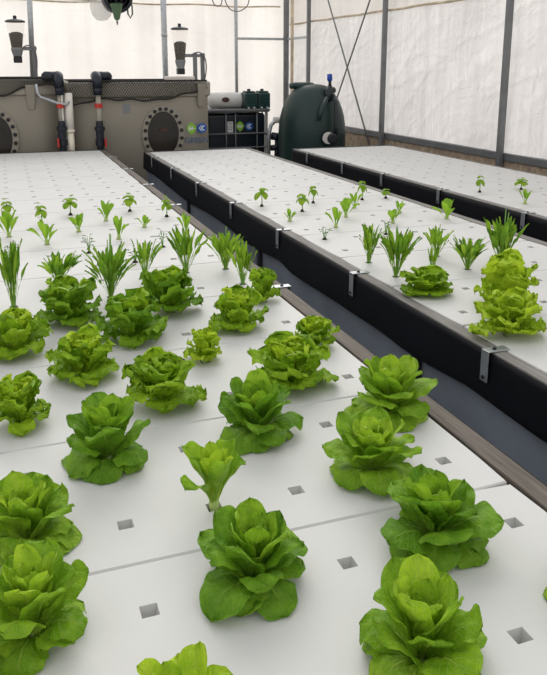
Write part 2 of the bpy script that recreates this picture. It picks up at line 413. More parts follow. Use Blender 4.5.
def make_raft(rows, ml=0.):
    W, Ln = 6*PX - .004, rows*PY - .002
    b = MB(); h = .017; hb = .011; dp = .036; ch = .014
    top = {}
    def V(x, y, z): b.v.append((x, y, z)); return len(b.v)-1
    xs = [-W/2 - ml]; ys = [-Ln/2]
    for i in range(6):
        c = (i-2.5)*PX; xs += [c-h, c+h]
    for j in range(rows):
        c = (j-(rows-1)/2)*PY; ys += [c-h, c+h]
    xs.append(W/2); ys.append(Ln/2)
    bv = .004
    G = {}
    for j, y in enumerate(ys):
        for i, x in enumerate(xs):
            z = 0
            xx, yy = x, y
            if i in (0, len(xs)-1): xx = x - math.copysign(bv, x)
            if j in (0, len(ys)-1): yy = y - math.copysign(bv, y)
            if i in (0, len(xs)-1) and j in (0, len(ys)-1):
                xx = x - math.copysign(ch*.6, x); yy = y - math.copysign(ch*.6, y)
            G[i, j] = V(xx, yy, z)
    for j in range(len(ys)-1):
        for i in range(len(xs)-1):
            if i % 2 == 1 and j % 2 == 1:
                cx = (xs[i]+xs[i+1])/2; cy = (ys[j]+ys[j+1])/2
                r = [V(cx+a*hb, cy+c*hb, -dp) for a, c in ((-1,-1),(1,-1),(1,1),(-1,1))]
                q = [G[i,j], G[i+1,j], G[i+1,j+1], G[i,j+1]]
                for m in range(4):
                    n = (m+1) % 4; b.f.append((q[m], q[n], r[n], r[m]))
                b.f.append(tuple(r))
            else:
                b.f.append((G[i,j], G[i+1,j], G[i+1,j+1], G[i,j+1]))
    # rim loop, chamfer and sides
    I, J = len(xs)-1, len(ys)-1
    loop = [(i,0) for i in range(I)] + [(I,j) for j in range(J)] + [(i,J) for i in range(I,0,-1)] + [(0,j) for j in range(J,0,-1)]
    def outer(i, j, z):
        x, y = xs[i], ys[j]
        if i in (0, I) and j in (0, J): x -= math.copysign(ch*.4, x); y -= math.copysign(ch*.4, y)
        return V(x, y, z)
    mid = [outer(i, j, -bv) for i, j in loop]; low = [outer(i, j, -.05) for i, j in loop]
    n = len(loop)
    for a in range(n):
        c = (a+1) % n
        b.f.append((G[loop[c]], G[loop[a]], mid[a], mid[c])); b.f.append((mid[c], mid[a], low[a], low[c]))
    b.f.append(tuple(reversed(low)))
    o = b.build('foam_raft', M['foam'], fix=True)
    return o
proto2 = make_raft(2); proto1 = make_raft(1); wide2 = make_raft(2, .07); wide1 = make_raft(1, .07); used = set()
def put_raft(pr, x, y, label, group):
    if pr.name in used:
        o = pr.copy(); C.objects.link(o)
    else: o = pr; used.add(pr.name)
    o.location = (x, y, TOP); tag(o, label, 'foam raft', group)
ORD = ['nearest', 'second', 'third', 'fourth', 'fifth', 'sixth', 'seventh', 'eighth']
nl = {0: 'white foam raft of the left bed reaching below the bottom of the picture',
      1: 'nearest fully seen white foam raft of the left bed, with the widest holes',
      2: 'white foam raft of the left bed under the small loose lime lettuce',
      3: 'white foam raft of the left bed under the two nearest frilly lettuce rows',
      4: 'white foam raft of the left bed under the third and fourth frilly lettuce rows',
      5: 'white foam raft of the left bed where frilly heads give way to rocket',
      6: 'white foam raft of the left bed under the clumps of rocket and tiny sprigs',
      7: 'white foam raft of the left bed under the spoon-leaved pak choi seedlings',
      8: 'white foam raft of the left bed under the drooping basil seedlings'}
for q in range(16):
    y = near_y0 + (q+.5)*RL
    lab = nl.get(q, 'bare white foam raft in the empty far stretch of the left bed')
    put_raft(proto2, .19 + 1.5*PX, y, lab, 'foam rafts of the left bed')
ml = {0: 'white foam raft of the middle bed outside the right picture edge', 1: 'white foam raft of the middle bed at the right picture edge below the lime lettuce',
      2: 'white foam raft of the middle bed carrying the nearest lime frilly head',
      3: 'white foam raft of the middle bed under the low mid-green frilly lettuce',
      4: 'white foam raft of the middle bed under the clumps of rocket beside the liner',
      5: 'white foam raft of the middle bed under the two tiny sparse sprigs',
      6: 'white foam raft of the middle bed under the nearest pak choi seedlings',
      7: 'white foam raft of the middle bed under the farther pak choi and the nearest basil',
      8: 'white foam raft of the middle bed just past the last basil seedlings'}
for q in range(14):
    y = mid_y0 + (q+.5)*RL
    put_raft(proto2, 1.763 + 2.5*PX, y, ml.get(q, 'bare white foam raft in the empty far stretch of the middle bed'), 'foam rafts of the middle bed')
put_raft(proto1, 1.763 + 2.5*PX, mid_y0 + 14*RL + PY/2, 'narrow single-row foam raft at the far end of the middle bed', 'foam rafts of the middle bed')
rl = {2: 'white foam raft of the right bed under the small pak choi seedling', 3: 'white foam raft of the right bed under its two basil seedlings'}
for q in range(9):
    y = rt_y0 + (q+.5)*RL
    lab = rl.get(q, 'bare white foam raft nearer than the seedlings of the right bed' if q < 2 else 'bare white foam raft in the empty far stretch of the right bed')
    put_raft(wide2, 3.668 + 2.5*PX, y, lab, 'foam rafts of the right bed')
put_raft(wide1, 3.668 + 2.5*PX, rt_y0 + 9*RL + PY/2, 'narrow single-row foam raft at the far end of the right bed', 'foam rafts of the right bed')

# ------------------------------------------------------------------ plants
def ss(a, b, x):
    t = max(0., min(1., (x-a)/(b-a))); return t*t*(3-2*t)
def round_end(t, a, p=2.0):
    return 1. if t <= a else max(0., 1 - ((t-a)/(1-a))**p)**.5
PROF = {
 'smooth': lambda t: (.40 + .60*ss(.0, .50, t)) * round_end(t, .50, 2.3),
 'frilly': lambda t: (.28 + .72*ss(.02, .72, t)) * round_end(t, .74, 2.6),
 'spoon':  lambda t: (.16 + .84*ss(.22, .62, t)) * round_end(t, .58, 2.2),
 'lance':  lambda t: (.13 + .87*ss(.42, .70, t)) * round_end(t, .66, 1.9),
 'ovate':  lambda t: (.10 + .9*ss(.0, .35, t)) * round_end(t, .35, 1.7),
}
def leaf(b, rng, base, az, L, W, e0, e1, prof, cup=.25, ruf=0., rn=3, nu=10, nv=14, tooth=0., quilt=.0, twist=0., pw=1.3):
    """one leaf: a curved midrib rising at e0 and bending to e1, blade with its own outline, cupping and ruffled margin"""
    f = PROF[prof]; k0 = len(b.v); ph = rng.uniform(0, 6.28); ph2 = rng.uniform(0, 6.28); sd = rng.uniform(0, 100)
    r, z = 0., 0.; ca, sa = cos(az), sin(az); side_bend = rng.uniform(-.10, .10)*L
    for j in range(nv+1):
        t = j/nv; e = R_(e0 + (e1-e0)*t**pw)
        if j: r += cos(e)*L/nv; z += sin(e)*L/nv
        w = W*.5*max(f(t), .0)
        nr, nz = -sin(e), cos(e)
        for i in range(nu+1):
            u = -1 + 2*i/nu; s = 1 if u > 0 else -1; au = abs(u)
            wob = 1 + tooth*(.6*sin(t*37 + ph + s*1.3) + .5*sin(t*61 + ph2 + s))*ss(.35, .6, t)
            edge = au**1.7
            lat = w*u*wob*(1 - .16*cup*edge)
            nn = cup*w*au*au
            nn += ruf*edge*ss(.15, .5, t)*(sin(t*rn*6.28 + ph + s*1.1) + .55*sin(t*rn*13.1 + ph2 - s))
            # a ruffled tip runs across the end of the leaf as well
            tipe = ss(.72, 1., t)
            nn += ruf*.9*tipe*sin(u*rn*3.4 + ph2)
            ext = tooth*L*.30*tipe*(sin(u*11 + ph) + .6*sin(u*19 + ph2))
            if quilt: nn += quilt*noise.noise(Vector((u*W*26, t*L*26, sd)))
            nn += twist*u*w*t
            rr = r + nr*nn + cos(e)*ext; zz = z + nz*nn + sin(e)*ext
            ll = lat + side_bend*t*t
            b.v.append((base[0] + ca*rr - sa*ll, base[1] + sa*rr + ca*ll, base[2] + zz)); b.uv.append((.5 + .5*u, t))
    for j in range(nv):
        for i in range(nu):
            a = k0 + j*(nu+1) + i; b.f.append((a, a+1, a+nu+2, a+nu+1))
def fit(mbs, Rx, H):
    """scale a plant's leaf meshes to its measured spread and height; nothing dips below the raft"""
    rs = sorted(math.hypot(x, y) for b in mbs for x, y, z in b.v); r = rs[int(len(rs)*.985)]
    h = max(z for b in mbs for x, y, z in b.v)
    for b in mbs: b.v = [(x*Rx/r, y*Rx/r, max(z*H/h, .004 + .0006*(i % 3))) for i, (x, y, z) in enumerate(b.v)]
def solve_h(x, y, back, vtop):
    lo, hi = .01, .6
    for _ in range(30):
        m = (lo+hi)/2
        if proj(x, y+back, TOP+m)[1] > vtop: lo = m
        else: hi = m
    return lo
def dims(x, y, half_px, vtop, bk):
    d = proj(x, y, TOP+.04)[2]; Rx = half_px*d/F
    return Rx, solve_h(x, y, bk*Rx, vtop)

def lettuce(name, x, y, half, vtop, kind, label, group, seed, outer='s_mid', heart='s_heart', n=(9, 9), az0=None, cat='lettuce', hi=True):
    rng = random.Random(seed); Rx, H = dims(x, y, half, vtop, .08 if kind == 'frilly' else .45)
    t = thing(name, label, cat, (x, y, TOP), group)
    A, B = MB(), MB(); ga = 2.39996; a0 = rng.uniform(0, 6.28) if az0 is None else az0
    tot = n[0] + n[1]
    for k in range(tot):
        q = k/(tot-1); az = a0 + ga*k + rng.uniform(-.25, .25)
        tgt = A if k < n[0] else B
        if kind == 'smooth':
            e0 = 24 + 60*q**.62 + rng.uniform(-5, 5); e1 = -58 + 128*q**.50 + rng.uniform(-12, 12)
            L = (.150 - .012*q - .068*q**2.2)*rng.uniform(.90, 1.10); W = L*(.84 - .20*q)*rng.uniform(.94, 1.08)
            leaf(tgt, rng, (.020*(1-q)*cos(az), .020*(1-q)*sin(az), .012 + .016*q), az, L, W, e0, e1, 'smooth',
                 cup=-.10 + rng.uniform(-.1, .10) + .32*q, ruf=.0042, rn=1.7, nu=14, nv=18, quilt=.0055, tooth=.006, twist=rng.uniform(-.25, .25))
        elif kind == 'few':
            e0 = 40 + 45*q + rng.uniform(-6, 6); e1 = 0 + 72*q + rng.uniform(-15, 12)
            L = (.15 - .06*q)*rng.uniform(.85, 1.12); W = L*.64
            leaf(tgt, rng, (.01*cos(az), .01*sin(az), .006), az, L, W, e0, e1, 'spoon',
                 cup=rng.uniform(.15, .4), ruf=.003, rn=1.6, nu=12, nv=16, quilt=.003, tooth=.01)
        else:
            e0 = 34 + 50*q**.55 + rng.uniform(-7, 7); e1 = -20 + 100*q**.36 + rng.uniform(-16, 14)
            L = (.135 + .03*q - .085*q**2.4)*rng.uniform(.84, 1.14); W = L*(.78 - .16*q)*rng.uniform(.88, 1.1)
            leaf(tgt, rng, (.014*(1-q)*cos(az), .014*(1-q)*sin(az), .005 + .02*q), az, L, W, e0, e1, 'frilly',
                 cup=rng.uniform(-.14, .14) + .08*q, ruf=.0088, rn=rng.uniform(3.2, 4.6), nu=18, nv=22, quilt=.007, tooth=.12, twist=rng.uniform(-.2, .2))
    # a skirt of low leaves spread evenly around the base
    for k in range(6 if kind != 'few' else 0):
        az = a0 + .5 + k*pi/3 + rng.uniform(-.22, .22); L = rng.uniform(.118, .14)
        if kind == 'smooth':
            leaf(A, rng, (.014*cos(az), .014*sin(az), .010), az, L, L*.92, 28 + rng.uniform(-6, 8), -46 + rng.uniform(-12, 18), 'smooth', cup=-.12, ruf=.004, rn=1.7, nu=14, nv=18, quilt=.005, tooth=.006)
        else:
            leaf(A, rng, (.012*cos(az), .012*sin(az), .010), az, L*.88, L*.80, 38 + rng.uniform(-8, 10), -24 + rng.uniform(-16, 22), 'frilly', cup=.08, ruf=.0075, rn=3.8, nu=18, nv=20, quilt=.006, tooth=.07)
    fit([A, B], Rx, H)
    A.build('outer_leaves', M[outer], t, smooth=True); B.build('heart_leaves', M[heart], t, smooth=True)
    MB().lathe([(.008,-.030),(.011,-.004),(.013,.012),(.006,.03)], n=10).build('stem', M['stalk'], t, smooth=True)
    return t
def rocket(x, y, half, vtop, label, group, seed, n=16, mats=('herb', 'herb_l'), wid=1., stalks=0, upright=0.):
    n = int(n*3); rng = random.Random(seed); Rx, H = dims(x, y, half, vtop, .0)
    t = thing('rocket_clump', label, 'rocket', (x, y, TOP), group)
    A, B, Sx = MB(), MB(), MB()
    for k in range(n):
        q = k/(n-1); az = rng.uniform(0, 6.28) if k else 0
        e0 = 66 + 20*q + rng.uniform(-6, 6) + upright*6; e1 = rng.uniform(28, 70) + 24*q + upright*25
        L = rng.uniform(.17, .27); W = rng.uniform(.016, .030)*wid
        leaf(A if rng.random() < .6 else B, rng, (.008*cos(az), .008*sin(az), .0), az, L, W, min(e0, 89), min(e1, 86), 'lance', cup=.3, ruf=.003, rn=2, nu=6, nv=16, tooth=.025, twist=rng.uniform(-.8, .8), pw=1.8)
    fit([A, B], Rx, H if not stalks else H*.85)
    A.build('dark_leaves', M[mats[0]], t, smooth=True); B.build('pale_leaves', M[mats[1]], t, smooth=True)
    for k in range(8):
        a = k*.785; Sx.tube([(.006*cos(a), .006*sin(a), -.02), (.007*cos(a), .007*sin(a), .012), (.012*cos(a), .012*sin(a), .05)], [.0035, .003, .0018], 6)
    for k in range(stalks):
        a = rng.uniform(0, 6.28); r = Rx*rng.uniform(.1, .35)
        Sx.tube([(0, 0, .01), (r*.5*cos(a), r*.5*sin(a), H*.6), (r*cos(a), r*sin(a), H*rng.uniform(.9, 1.0))], [.004, .003, .002], 6)
    Sx.build('stalks', M['stalkg'], t, smooth=True)
    MB().box((-.012,-.012,-.034), (.012,.012,-.001)).build('growing_plug', M['plug'], t)
    return t
def choi(x, y, half, vtop, label, group, seed, n=6, mat='choi'):
    rng = random.Random(seed); Rx, H = dims(x, y, half, vtop, .0)
    t = thing('pak_choi_seedling', label, 'seedling', (x, y, TOP), group)
    A = MB(); a0 = rng.uniform(0, 6.28)
    for k in range(n):
        az = a0 + k*2.4 + rng.uniform(-.3, .3); q = k/(n-1)
        L = rng.uniform(.10, .14)*(1 - .25*q)
        leaf(A, rng, (.006*cos(az), .006*sin(az), 0), az, L, L*.54, 44 + 36*q, 14 + 45*q + rng.uniform(-10, 10), 'spoon', cup=.3, ruf=.002, rn=1.5, nu=8, nv=12, quilt=.002)
    fit([A], Rx, H); A.build('leaves', M[mat], t, smooth=True)
    MB().lathe([(.006,-.02),(.010,.0),(.012,.012),(.006,.03)], n=10).build('stem', M['stalk'], t, smooth=True)
    MB().box((-.014,-.014,-.034), (.014,.014,-.021)).build('growing_plug', M['plug'], t)
    return t
def basil(x, y, half, vtop, label, group, seed, n=9):
    rng = random.Random(seed); Rx, H = dims(x, y, half, vtop, 0)
    t = thing('basil_seedling', label, 'seedling', (x, y, TOP), group)
    A = MB(); a0 = rng.uniform(0, 6.28)
    for k in range(n):
        tier = k // 4; az = a0 + k*pi/2 + tier*.7 + rng.uniform(-.2, .2)
        L = .10*(1 - .22*tier)*rng.uniform(.9, 1.1)
        leaf(A, rng, (0, 0, .092 + .020*tier), az, L, L*.78, 34 + 14*tier, -84 + 25*tier, 'ovate', cup=-.25, nu=6, nv=9, pw=1.0)
    fit([A], Rx, H); A.build('leaves', M['basil'], t, smooth=True)
    MB().tube([(0,0,-.012), (.002,.001,H*.35), (0,0,H*.8)], [.0045,.0035,.0025], 7).build('stem', M['stalkg'], t, smooth=True)
    MB().lathe([(.010,-.030),(.013,-.012),(.012,.010),(.007,.016)], n=9).build('growing_plug', M['plug'], t)
    return t
def sprig(x, y, half, vtop, label, group, seed):
    rng = random.Random(seed); Rx, H = dims(x, y, half, vtop, 0)
    t = thing('herb_sprig', label, 'seedling', (x, y, TOP), group)
    A, Sx = MB(), MB()
    for k in range(4):
        az = k*1.7 + rng.uniform(-.4, .4); r = Rx*rng.uniform(.4, .9); h = H*rng.uniform(.6, .95)
        Sx.tube([(0,0,-.012), (r*.35*cos(az), r*.35*sin(az), h*.6), (r*.8*cos(az), r*.8*sin(az), h)], [.0025,.002,.0012], 5)
        for m in range(3):
            q = .5 + .22*m; L = rng.uniform(.020, .034)
            leaf(A, rng, (r*.8*q*cos(az), r*.8*q*sin(az), h*min(1, q+.08)), az + rng.uniform(-1.8, 1.8), L, L*.55, 25, -15, 'ovate', cup=.2, nu=4, nv=6)
    A.build('leaves', M['sprig'], t, smooth=True); Sx.build('stems', M['stalkg'], t, smooth=True)
    MB().lathe([(.010,-.030),(.013,-.012),(.012,.006),(.006,.010)], n=9).build('growing_plug', M['plug'], t)
    return t
nx = lambda i: .19 + PX*i
ny = lambda j: .931 + PY*j
mx_ = lambda i: 1.763 + PX*i
my_ = lambda j: 2.541 + PY*j

GS = 'smooth-leaved lettuces at the front of the left bed'
sm = [ # i, j, half px, top px, seed, outer, heart, kind, label
 (-1,1,60,540,1,'s_mid','s_heart','smooth','big smooth lettuce cut by the left picture edge, nearest the bottom left corner'),
 (-1,2,50,466,2,'s_mid','s_heart','smooth','smooth lettuce half hidden behind the big lettuce in the bottom left corner'),
 (0,0,52,645,3,'s_lime','s_lime','few','lime lettuce at the bottom picture edge with only its leaf tips showing'),
 (1,1,58,500,4,'s_dark','s_mid','smooth','full smooth lettuce head at the lower centre, just below the small lime one'),
 (2,0,68,558,5,'s_mid','s_heart','smooth','large smooth lettuce at the bottom right cut by the lower picture edge'),
 (3,1,60,462,6,'s_dark','s_mid','smooth','spreading smooth lettuce on the right with a broad leaf leaning over the raft'),
 (3,2,48,408,7,'s_mid','s_heart','smooth','smooth lettuce behind the spreading one, touching its back leaves'),
 (1,2,38,436,8,'s_mid','s_lime','few','small loose lime lettuce with few upright leaves behind the lower centre head'),
 (0,3,45,390,9,'s_dark','s_mid','smooth','smooth deep green lettuce at the left, in front of the frilly rows'),
 (2,3,42,370,10,'s_dark','s_mid','smooth','deep green smooth lettuce with pointed leaves in front of the widest frilly head'),
 (4,3,44,352,11,'s_mid','s_heart','smooth','farthest smooth lettuce, overhanging the timber edge of the left bed'),
 (4,0,67,530,12,'s_mid','s_heart','smooth','lettuce cut by the right picture edge with a single leaf tip showing'),
]
for i, j, hf, tp, sd, om, hm, kd, lb in sm:
    lettuce('smooth_lettuce', nx(i), ny(j), hf, tp, kd, lb, GS, sd, om, hm, n=(12, 11) if kd == 'smooth' else (7, 6))
GF = 'frilly lettuces across the middle of the left bed'
fr = [
 (-1,4,29,374,21,'f_mid','f_lime','frilly lettuce cut by the left picture edge, nearest of the frilly rows'),
 (1,4,39,351,22,'f_mid','f_mid','jagged upright frilly lettuce right of and behind the left deep green smooth head'),
 (3,4,41,334,23,'f_mid','f_lime','widest frilly lettuce, directly behind the deep green head with pointed leaves'),
 (0,5,34,328,24,'f_mid','f_lime','bright frilly lettuce with pale curled margins, second frilly row at left'),
 (2,5,19,325,25,'f_lime','f_lime','small pale lime frilly lettuce standing alone in a gap between larger heads'),
 (4,5,24,316,26,'f_mid','f_lime','frilly lettuce by the timber edge, behind the widest frilly head'),
 (-1,6,31,306,27,'f_mid','f_lime','frilly lettuce cut by the left picture edge, in the third frilly row'),
 (1,6,34,289,28,'f_dark','f_mid','frilly lettuce with one tall central leaf, third frilly row'),
 (3,6,28,284,29,'f_mid','f_lime','upright bright frilly lettuce in the third frilly row near the right side'),
 (0,7,33,276,30,'f_dark','f_mid','low dark green frilly lettuce at left, just in front of a rocket clump'),
 (2,7,31,264,31,'f_dark','f_mid','dark ruffled lettuce in the last frilly row, left of the bright upright one'),
 (4,7,17,266,32,'f_mid','f_mid','small frilly lettuce by the timber edge, farthest frilly head on the right'),
]
for i, j, hf, tp, sd, om, hm, lb in fr:
    lettuce('frilly_lettuce', nx(i), ny(j), hf, tp, 'frilly', lb, GF, sd, om, hm, n=(11, 11))
GR = 'rocket clumps on the left bed'
for i, j, hf, tp, sd, n, st, up, ma, lb in [
 (-1,8,15,238,41,13,0,.4,('herb','herb_l'),'tall rocket clump cut by the left picture edge'),
 (1,8,25,232,42,18,3,0,('herb','herb_l'),'bushy rocket clump with thin flower stalks above a dark frilly lettuce'),
 (3,9,20,226,43,13,0,0,('herb','herb_l'),'loose rocket clump with long outward leaves behind the dark ruffled lettuce'),
 (0,9,23,246,44,15,1,.1,('herb','herb_l'),'rocket clump directly behind the low dark frilly lettuce at left'),
 (2,9,16,238,45,10,0,.1,('herb','herb_l'),'slim rocket clump with broad leaves between the bushy and the loose clumps'),
 (4,9,19,224,46,16,1,.2,('herb_l','choi'),'bright green rocket clump at the timber edge with one tall pale leaf'),
 (4,8,13,240,47,12,0,.6,('herb_l','choi'),'narrow pale rocket clump at the timber edge, just above the bright frilly lettuce')]:
    rocket(nx(i), ny(j), hf, tp, lb, GR, sd, n, ma, stalks=st, upright=up)
GP = 'tiny sprigs on the left bed'
for i, j, hf, tp, sd, lb in [(1,11,6,233,51,'tiny sparse sprig behind the bushy rocket clump with flower stalks'),
 (3,11,7,229,52,'tiny thin-stemmed sprig standing behind the loose rocket clump'),
 (2,10,7,244,53,'tiny sprig hidden beside the slim rocket clump'),
 (-1,11,10,243,54,'tiny sprig near the left picture edge behind the tall cut-off rocket')]:
    sprig(nx(i), ny(j), hf, tp, lb, GP, sd)
GC = 'pak choi seedlings on the left bed'
for i, j, hf, tp, sd, lb in [
 (0,12,17,219,61,'pak choi seedling at left with one spoon leaf stretched out to the right'),
 (2,12,11,217,62,'pak choi seedling with one upright leaf, behind the flower stalks of the bushy rocket'),
 (4,12,9,211,63,'upright narrow-leaved pak choi seedling beside the timber edge of the left bed'),
 (-1,13,15,210,64,'pak choi seedling touching the left picture edge'),
 (1,13,11,212,65,'bright pak choi seedling between the left one and the flower stalks'),
 (3,13,9,215,66,'small pale pak choi seedling with leaves in a V on the left bed'),
 (2,14,12,199,67,'farthest pak choi seedling on the left bed, with two rounded leaves')]:
    choi(nx(i), ny(j), hf, tp, lb, GC, sd, n=4 if i == 3 else 6)
GB = 'basil seedlings in the last planted rows of the left bed'
for i, j, hf, tp, sd, lb in [
 (0,14,7,202,71,'drooping basil seedling behind the left spoon-leaved pak choi'),
 (4,14,6,196,72,'basil seedling beside the timber edge of the left bed'),
 (-1,15,7,198,73,'basil seedling cut by the left picture edge'),
 (1,15,8,195,74,'upright basil seedling behind the bright pak choi on the left bed'),
 (3,15,8,192,75,'farthest basil seedling of the left bed, with a rounded drooping crown')]:
    basil(nx(i), ny(j), hf, tp, lb, GB, sd)
# middle bed
GM = 'frilly lettuces on the middle bed'
lettuce('frilly_lettuce', mx_(0)+.01, my_(-1), 34, 290, 'frilly', 'nearest lime frilly lettuce on the middle bed, by the right picture edge', GM, 81, 'f_lime', 'f_lime', n=(15, 14))
lettuce('frilly_lettuce', mx_(1), my_(0), 30, 250, 'frilly', 'lime frilly lettuce stacked behind the nearest one on the middle bed', GM, 82, 'f_lime', 'f_lime', n=(15, 14))
lettuce('frilly_lettuce', mx_(0), my_(1), 26, 266, 'frilly', 'low mid-green frilly lettuce near the liner edge of the middle bed', GM, 83, 'f_mid', 'f_mid', n=(13, 10))
GR2 = 'rocket clumps on the middle bed'
for i, j, hf, tp, sd, n, st, up, ma, lb in [
 (0,3,14,223,84,11,0,.5,('herb','herb_l'),'slim rocket clump on the middle bed farthest left, near the liner edge'),
 (0,2,19,227,85,16,0,.2,('herb','herb_l'),'dense rocket clump on the middle bed behind the low mid-green frilly lettuce'),
 (2,2,20,236,86,18,0,.1,('herb','herb_l'),'fan shaped rocket clump standing clear on the middle bed'),
 (3,2,19,207,87,18,2,.8,('herb','herb_l'),'tallest rocket clump, rising behind the two lime heads on the middle bed'),
 (2,3,17,222,88,12,1,.1,('herb_l','choi'),'thin pale rocket clump on the middle bed behind the fan shaped one'),
 (1,2,7,246,89,7,0,.7,('herb_l','choi'),'narrow lime rocket tuft directly behind the low mid-green frilly lettuce')]:
    rocket(mx_(i), my_(j), hf, tp, lb, GR2, sd, n, ma, stalks=st, upright=up)
GC2 = 'pak choi seedlings on the middle bed'
for i, j, hf, tp, sd, lb in [
 (0,7,9,209,91,'small pak choi seedling on the middle bed near the liner edge'),
 (1,6,11,206,92,'nearest pak choi of the cluster of three on the middle bed'),
 (2,7,14,196,93,'widest pak choi, middle one of the cluster of three on the middle bed'),
 (3,8,9,192,94,'farthest pak choi of the cluster of three on the middle bed'),
 (4,7,10,199,95,'pak choi on the middle bed with a basil seedling right behind it'),
 (5,6,16,199,96,'broad-leaved pak choi at the far edge of the middle bed against the dark liner'),
 (3,6,12,208,97,'flat spreading pak choi on the middle bed, in front of the one with basil behind')]:
    choi(mx_(i), my_(j), hf, tp, lb, GC2, sd, n=5)
GB2 = 'basil seedlings on the middle bed'
for i, j, hf, tp, sd, lb in [
 (0,9,8,188,101,'farthest left basil seedling on the middle bed, alone near the liner edge'),
 (1,8,7,194,102,'basil seedling on the middle bed between the lone one and the taller slim one'),
 (2,9,5,186,103,'slim basil seedling on the middle bed just left of the pak choi cluster'),
 (4,9,5,181,104,'basil seedling behind the pak choi cluster, at the far edge of the middle bed'),
 (5,9,5,189,105,'basil seedling peeping over the pak choi on the right of the middle bed')]:
    basil(mx_(i), my_(j), hf, tp, lb, GB2, sd, n=7)
for i, j, hf, tp, sd, lb in [(0,5,8,224,106,'tiny pale sprig near the liner edge of the middle bed'),
                             (2,5,6,219,107,'tiny dark sprig on the middle bed between rocket and pak choi')]:
    sprig(mx_(i), my_(j), hf, tp, lb, 'tiny sprigs on the middle bed', sd)
# right bed
basil(3.668, 4.578+2*PY, 5, 176, 'lone basil seedling on the right bed, farther left of the two', 'basil seedlings on the right bed', 111, n=6)
basil(3.668+2*PX, 4.578+2*PY, 7, 177, 'bushier basil seedling on the right bed, by the right picture edge', 'basil seedlings on the right bed', 112)
choi(3.668, 4.578, 9, 189, 'single pak choi seedling on the right bed', None, 113, n=5)

# ------------------------------------------------------------------ fish tanks
def rrect(x0, x1, y0, y1, r, n=8):
    out = []
    for cx, cy, a in ((x1-r, y0+r, -pi/2), (x1-r, y1-r, 0), (x0+r, y1-r, pi/2), (x0+r, y0+r, pi)):
        out += [(cx + r*cos(a + pi/2*i/n), cy + r*sin(a + pi/2*i/n)) for i in range(n+1)]
    return out
def tank_shell(x0, x1, y0, y1, h, r):
    """open-topped tank: outer wall with a rolled lip, inner wall down to the water level"""
    b = MB(); rings = []
    for off, z in ((.03,.0),(.0,.03),(.0,h-.20),(-.035,h-.18),(-.04,h-.02),(-.02,h),(.05,h),(.06,h-.03),(.06,h-.35)):
        pl = rrect(x0+off, x1-off, y0+off, y1-off, max(.02, r-off)); k = len(b.v)
        b.v += [(x, y, z) for x, y in pl]; rings.append((k, len(pl)))
    for (a, n), (c, _) in zip(rings, rings[1:]):
        for i in range(n):
            j = (i+1) % n; b.f.append((a+i, a+j, c+j, c+i))
    a, n = rings[0]; b.f.append(tuple(reversed(range(a, a+n)))); a, n = rings[-1]; b.f.append(tuple(range(a, a+n)))
    return b
def ell(cx, cz, rx, rz, y, n=40): return [(cx + rx*cos(2*pi*i/n), y, cz + rz*sin(2*pi*i/n)) for i in range(n)]
TY = 9.80; TH = 1.665; TH2 = 1.625
def hatch(t, cx, cz, o0):
    b = MB(); n = 40; k = 0
    rr = [(.280,.370,0),(.280,.370,-.03),(.210,.297,-.035),(.205,.29,.0)]
    for rx, rz, dy in rr: b.v += ell(cx, cz, rx, rz, TY+dy-.001, n)
    for q in range(3):
        for i in range(n): j = (i+1) % n; b.f.append((q*n+i, q*n+j, (q+1)*n+j, (q+1)*n+i))
    fl = b.build('hatch_flange', M['tank'], t, M=Matrix.Translation(-o0), fix=True); sm_by_angle(fl, 40)
    c = MB(); c.v += ell(cx, cz, .208, .294, TY-.012, n); c.f.append(tuple(range(n))); c.v += ell(cx, cz, .208, .294, TY-.002, n)
    for i in range(n): j = (i+1) % n; c.f.append((i, j, n+j, n+i))
    cv = c.build('hatch_cover', M['tankdark'], t, M=Matrix.Translation(-o0), fix=True)
    for i in range(20):
        a = 2*pi*i/20 + .15
        MB().lathe([(.024,0),(.024,-.016),(.014,-.022)], (cx + .243*cos(a), TY-.034, cz + .331*sin(a)), 10, axis='y').build('bolt', M['bolt'], fl, M=Matrix.Translation(-o0))
    e = MB(); e.lathe([(.045,0),(.04,-.02)], (cx, TY-.012, cz+.05), 12, axis='y', sx=1.3, sy=.6); e.build('hatch_handle', M['brownport'], cv, M=Matrix.Translation(-o0))
def gusset(t, x, z, o0):
    b = MB(); b.v += [(x-.06,TY-.001,z+.18),(x+.06,TY-.001,z+.18),(x+.05,TY-.001,z-.12),(x-.05,TY-.001,z-.12),(x-.06,TY-.1,z+.18),(x+.06,TY-.1,z+.18),(x+.03,TY-.02,z-.12),(x-.03,TY-.02,z-.12)]
    b.f += [(3,2,1,0),(4,5,6,7),(0,1,5,4),(1,2,6,5),(2,3,7,6),(3,0,4,7)]
    b.build('lip_bracket', M['tank'], t, M=Matrix.Translation(-o0), fix=True, bevel=.006)
def tank(x0, x1, label, hx, gx, r, th):
    o0 = Vector(((x0+x1)/2, TY+.8, 0))
    t = thing('fish_tank', label, 'fish tank', o0)
    sh = tank_shell(x0, x1, TY, TY+1.75, th, r).build('tank_shell', M['tank'], t, M=Matrix.Translation(-o0), fix=True); sm_by_angle(sh, 50)
    hatch(t, hx, atY(163, 134, TY).z, o0)
    gusset(t, gx, 1.42, o0)
    return t, o0
xa = atY(64, 110, TY).x; xb = atY(72, 110, TY).x; xc = atY(213, 110, TY).x
t1, o1 = tank(-1.35, xa, 'left beige fish tank cut by the picture edge, with half a round hatch', atY(-6, 130, TY).x, atY(31, 100, TY).x, .34, TH)
t2, o2 = tank(xb, xc, 'right beige fish tank with a full round hatch and a green and blue emblem', atY(163, 130, TY).x, atY(201, 104, TY).x, .30, TH2)
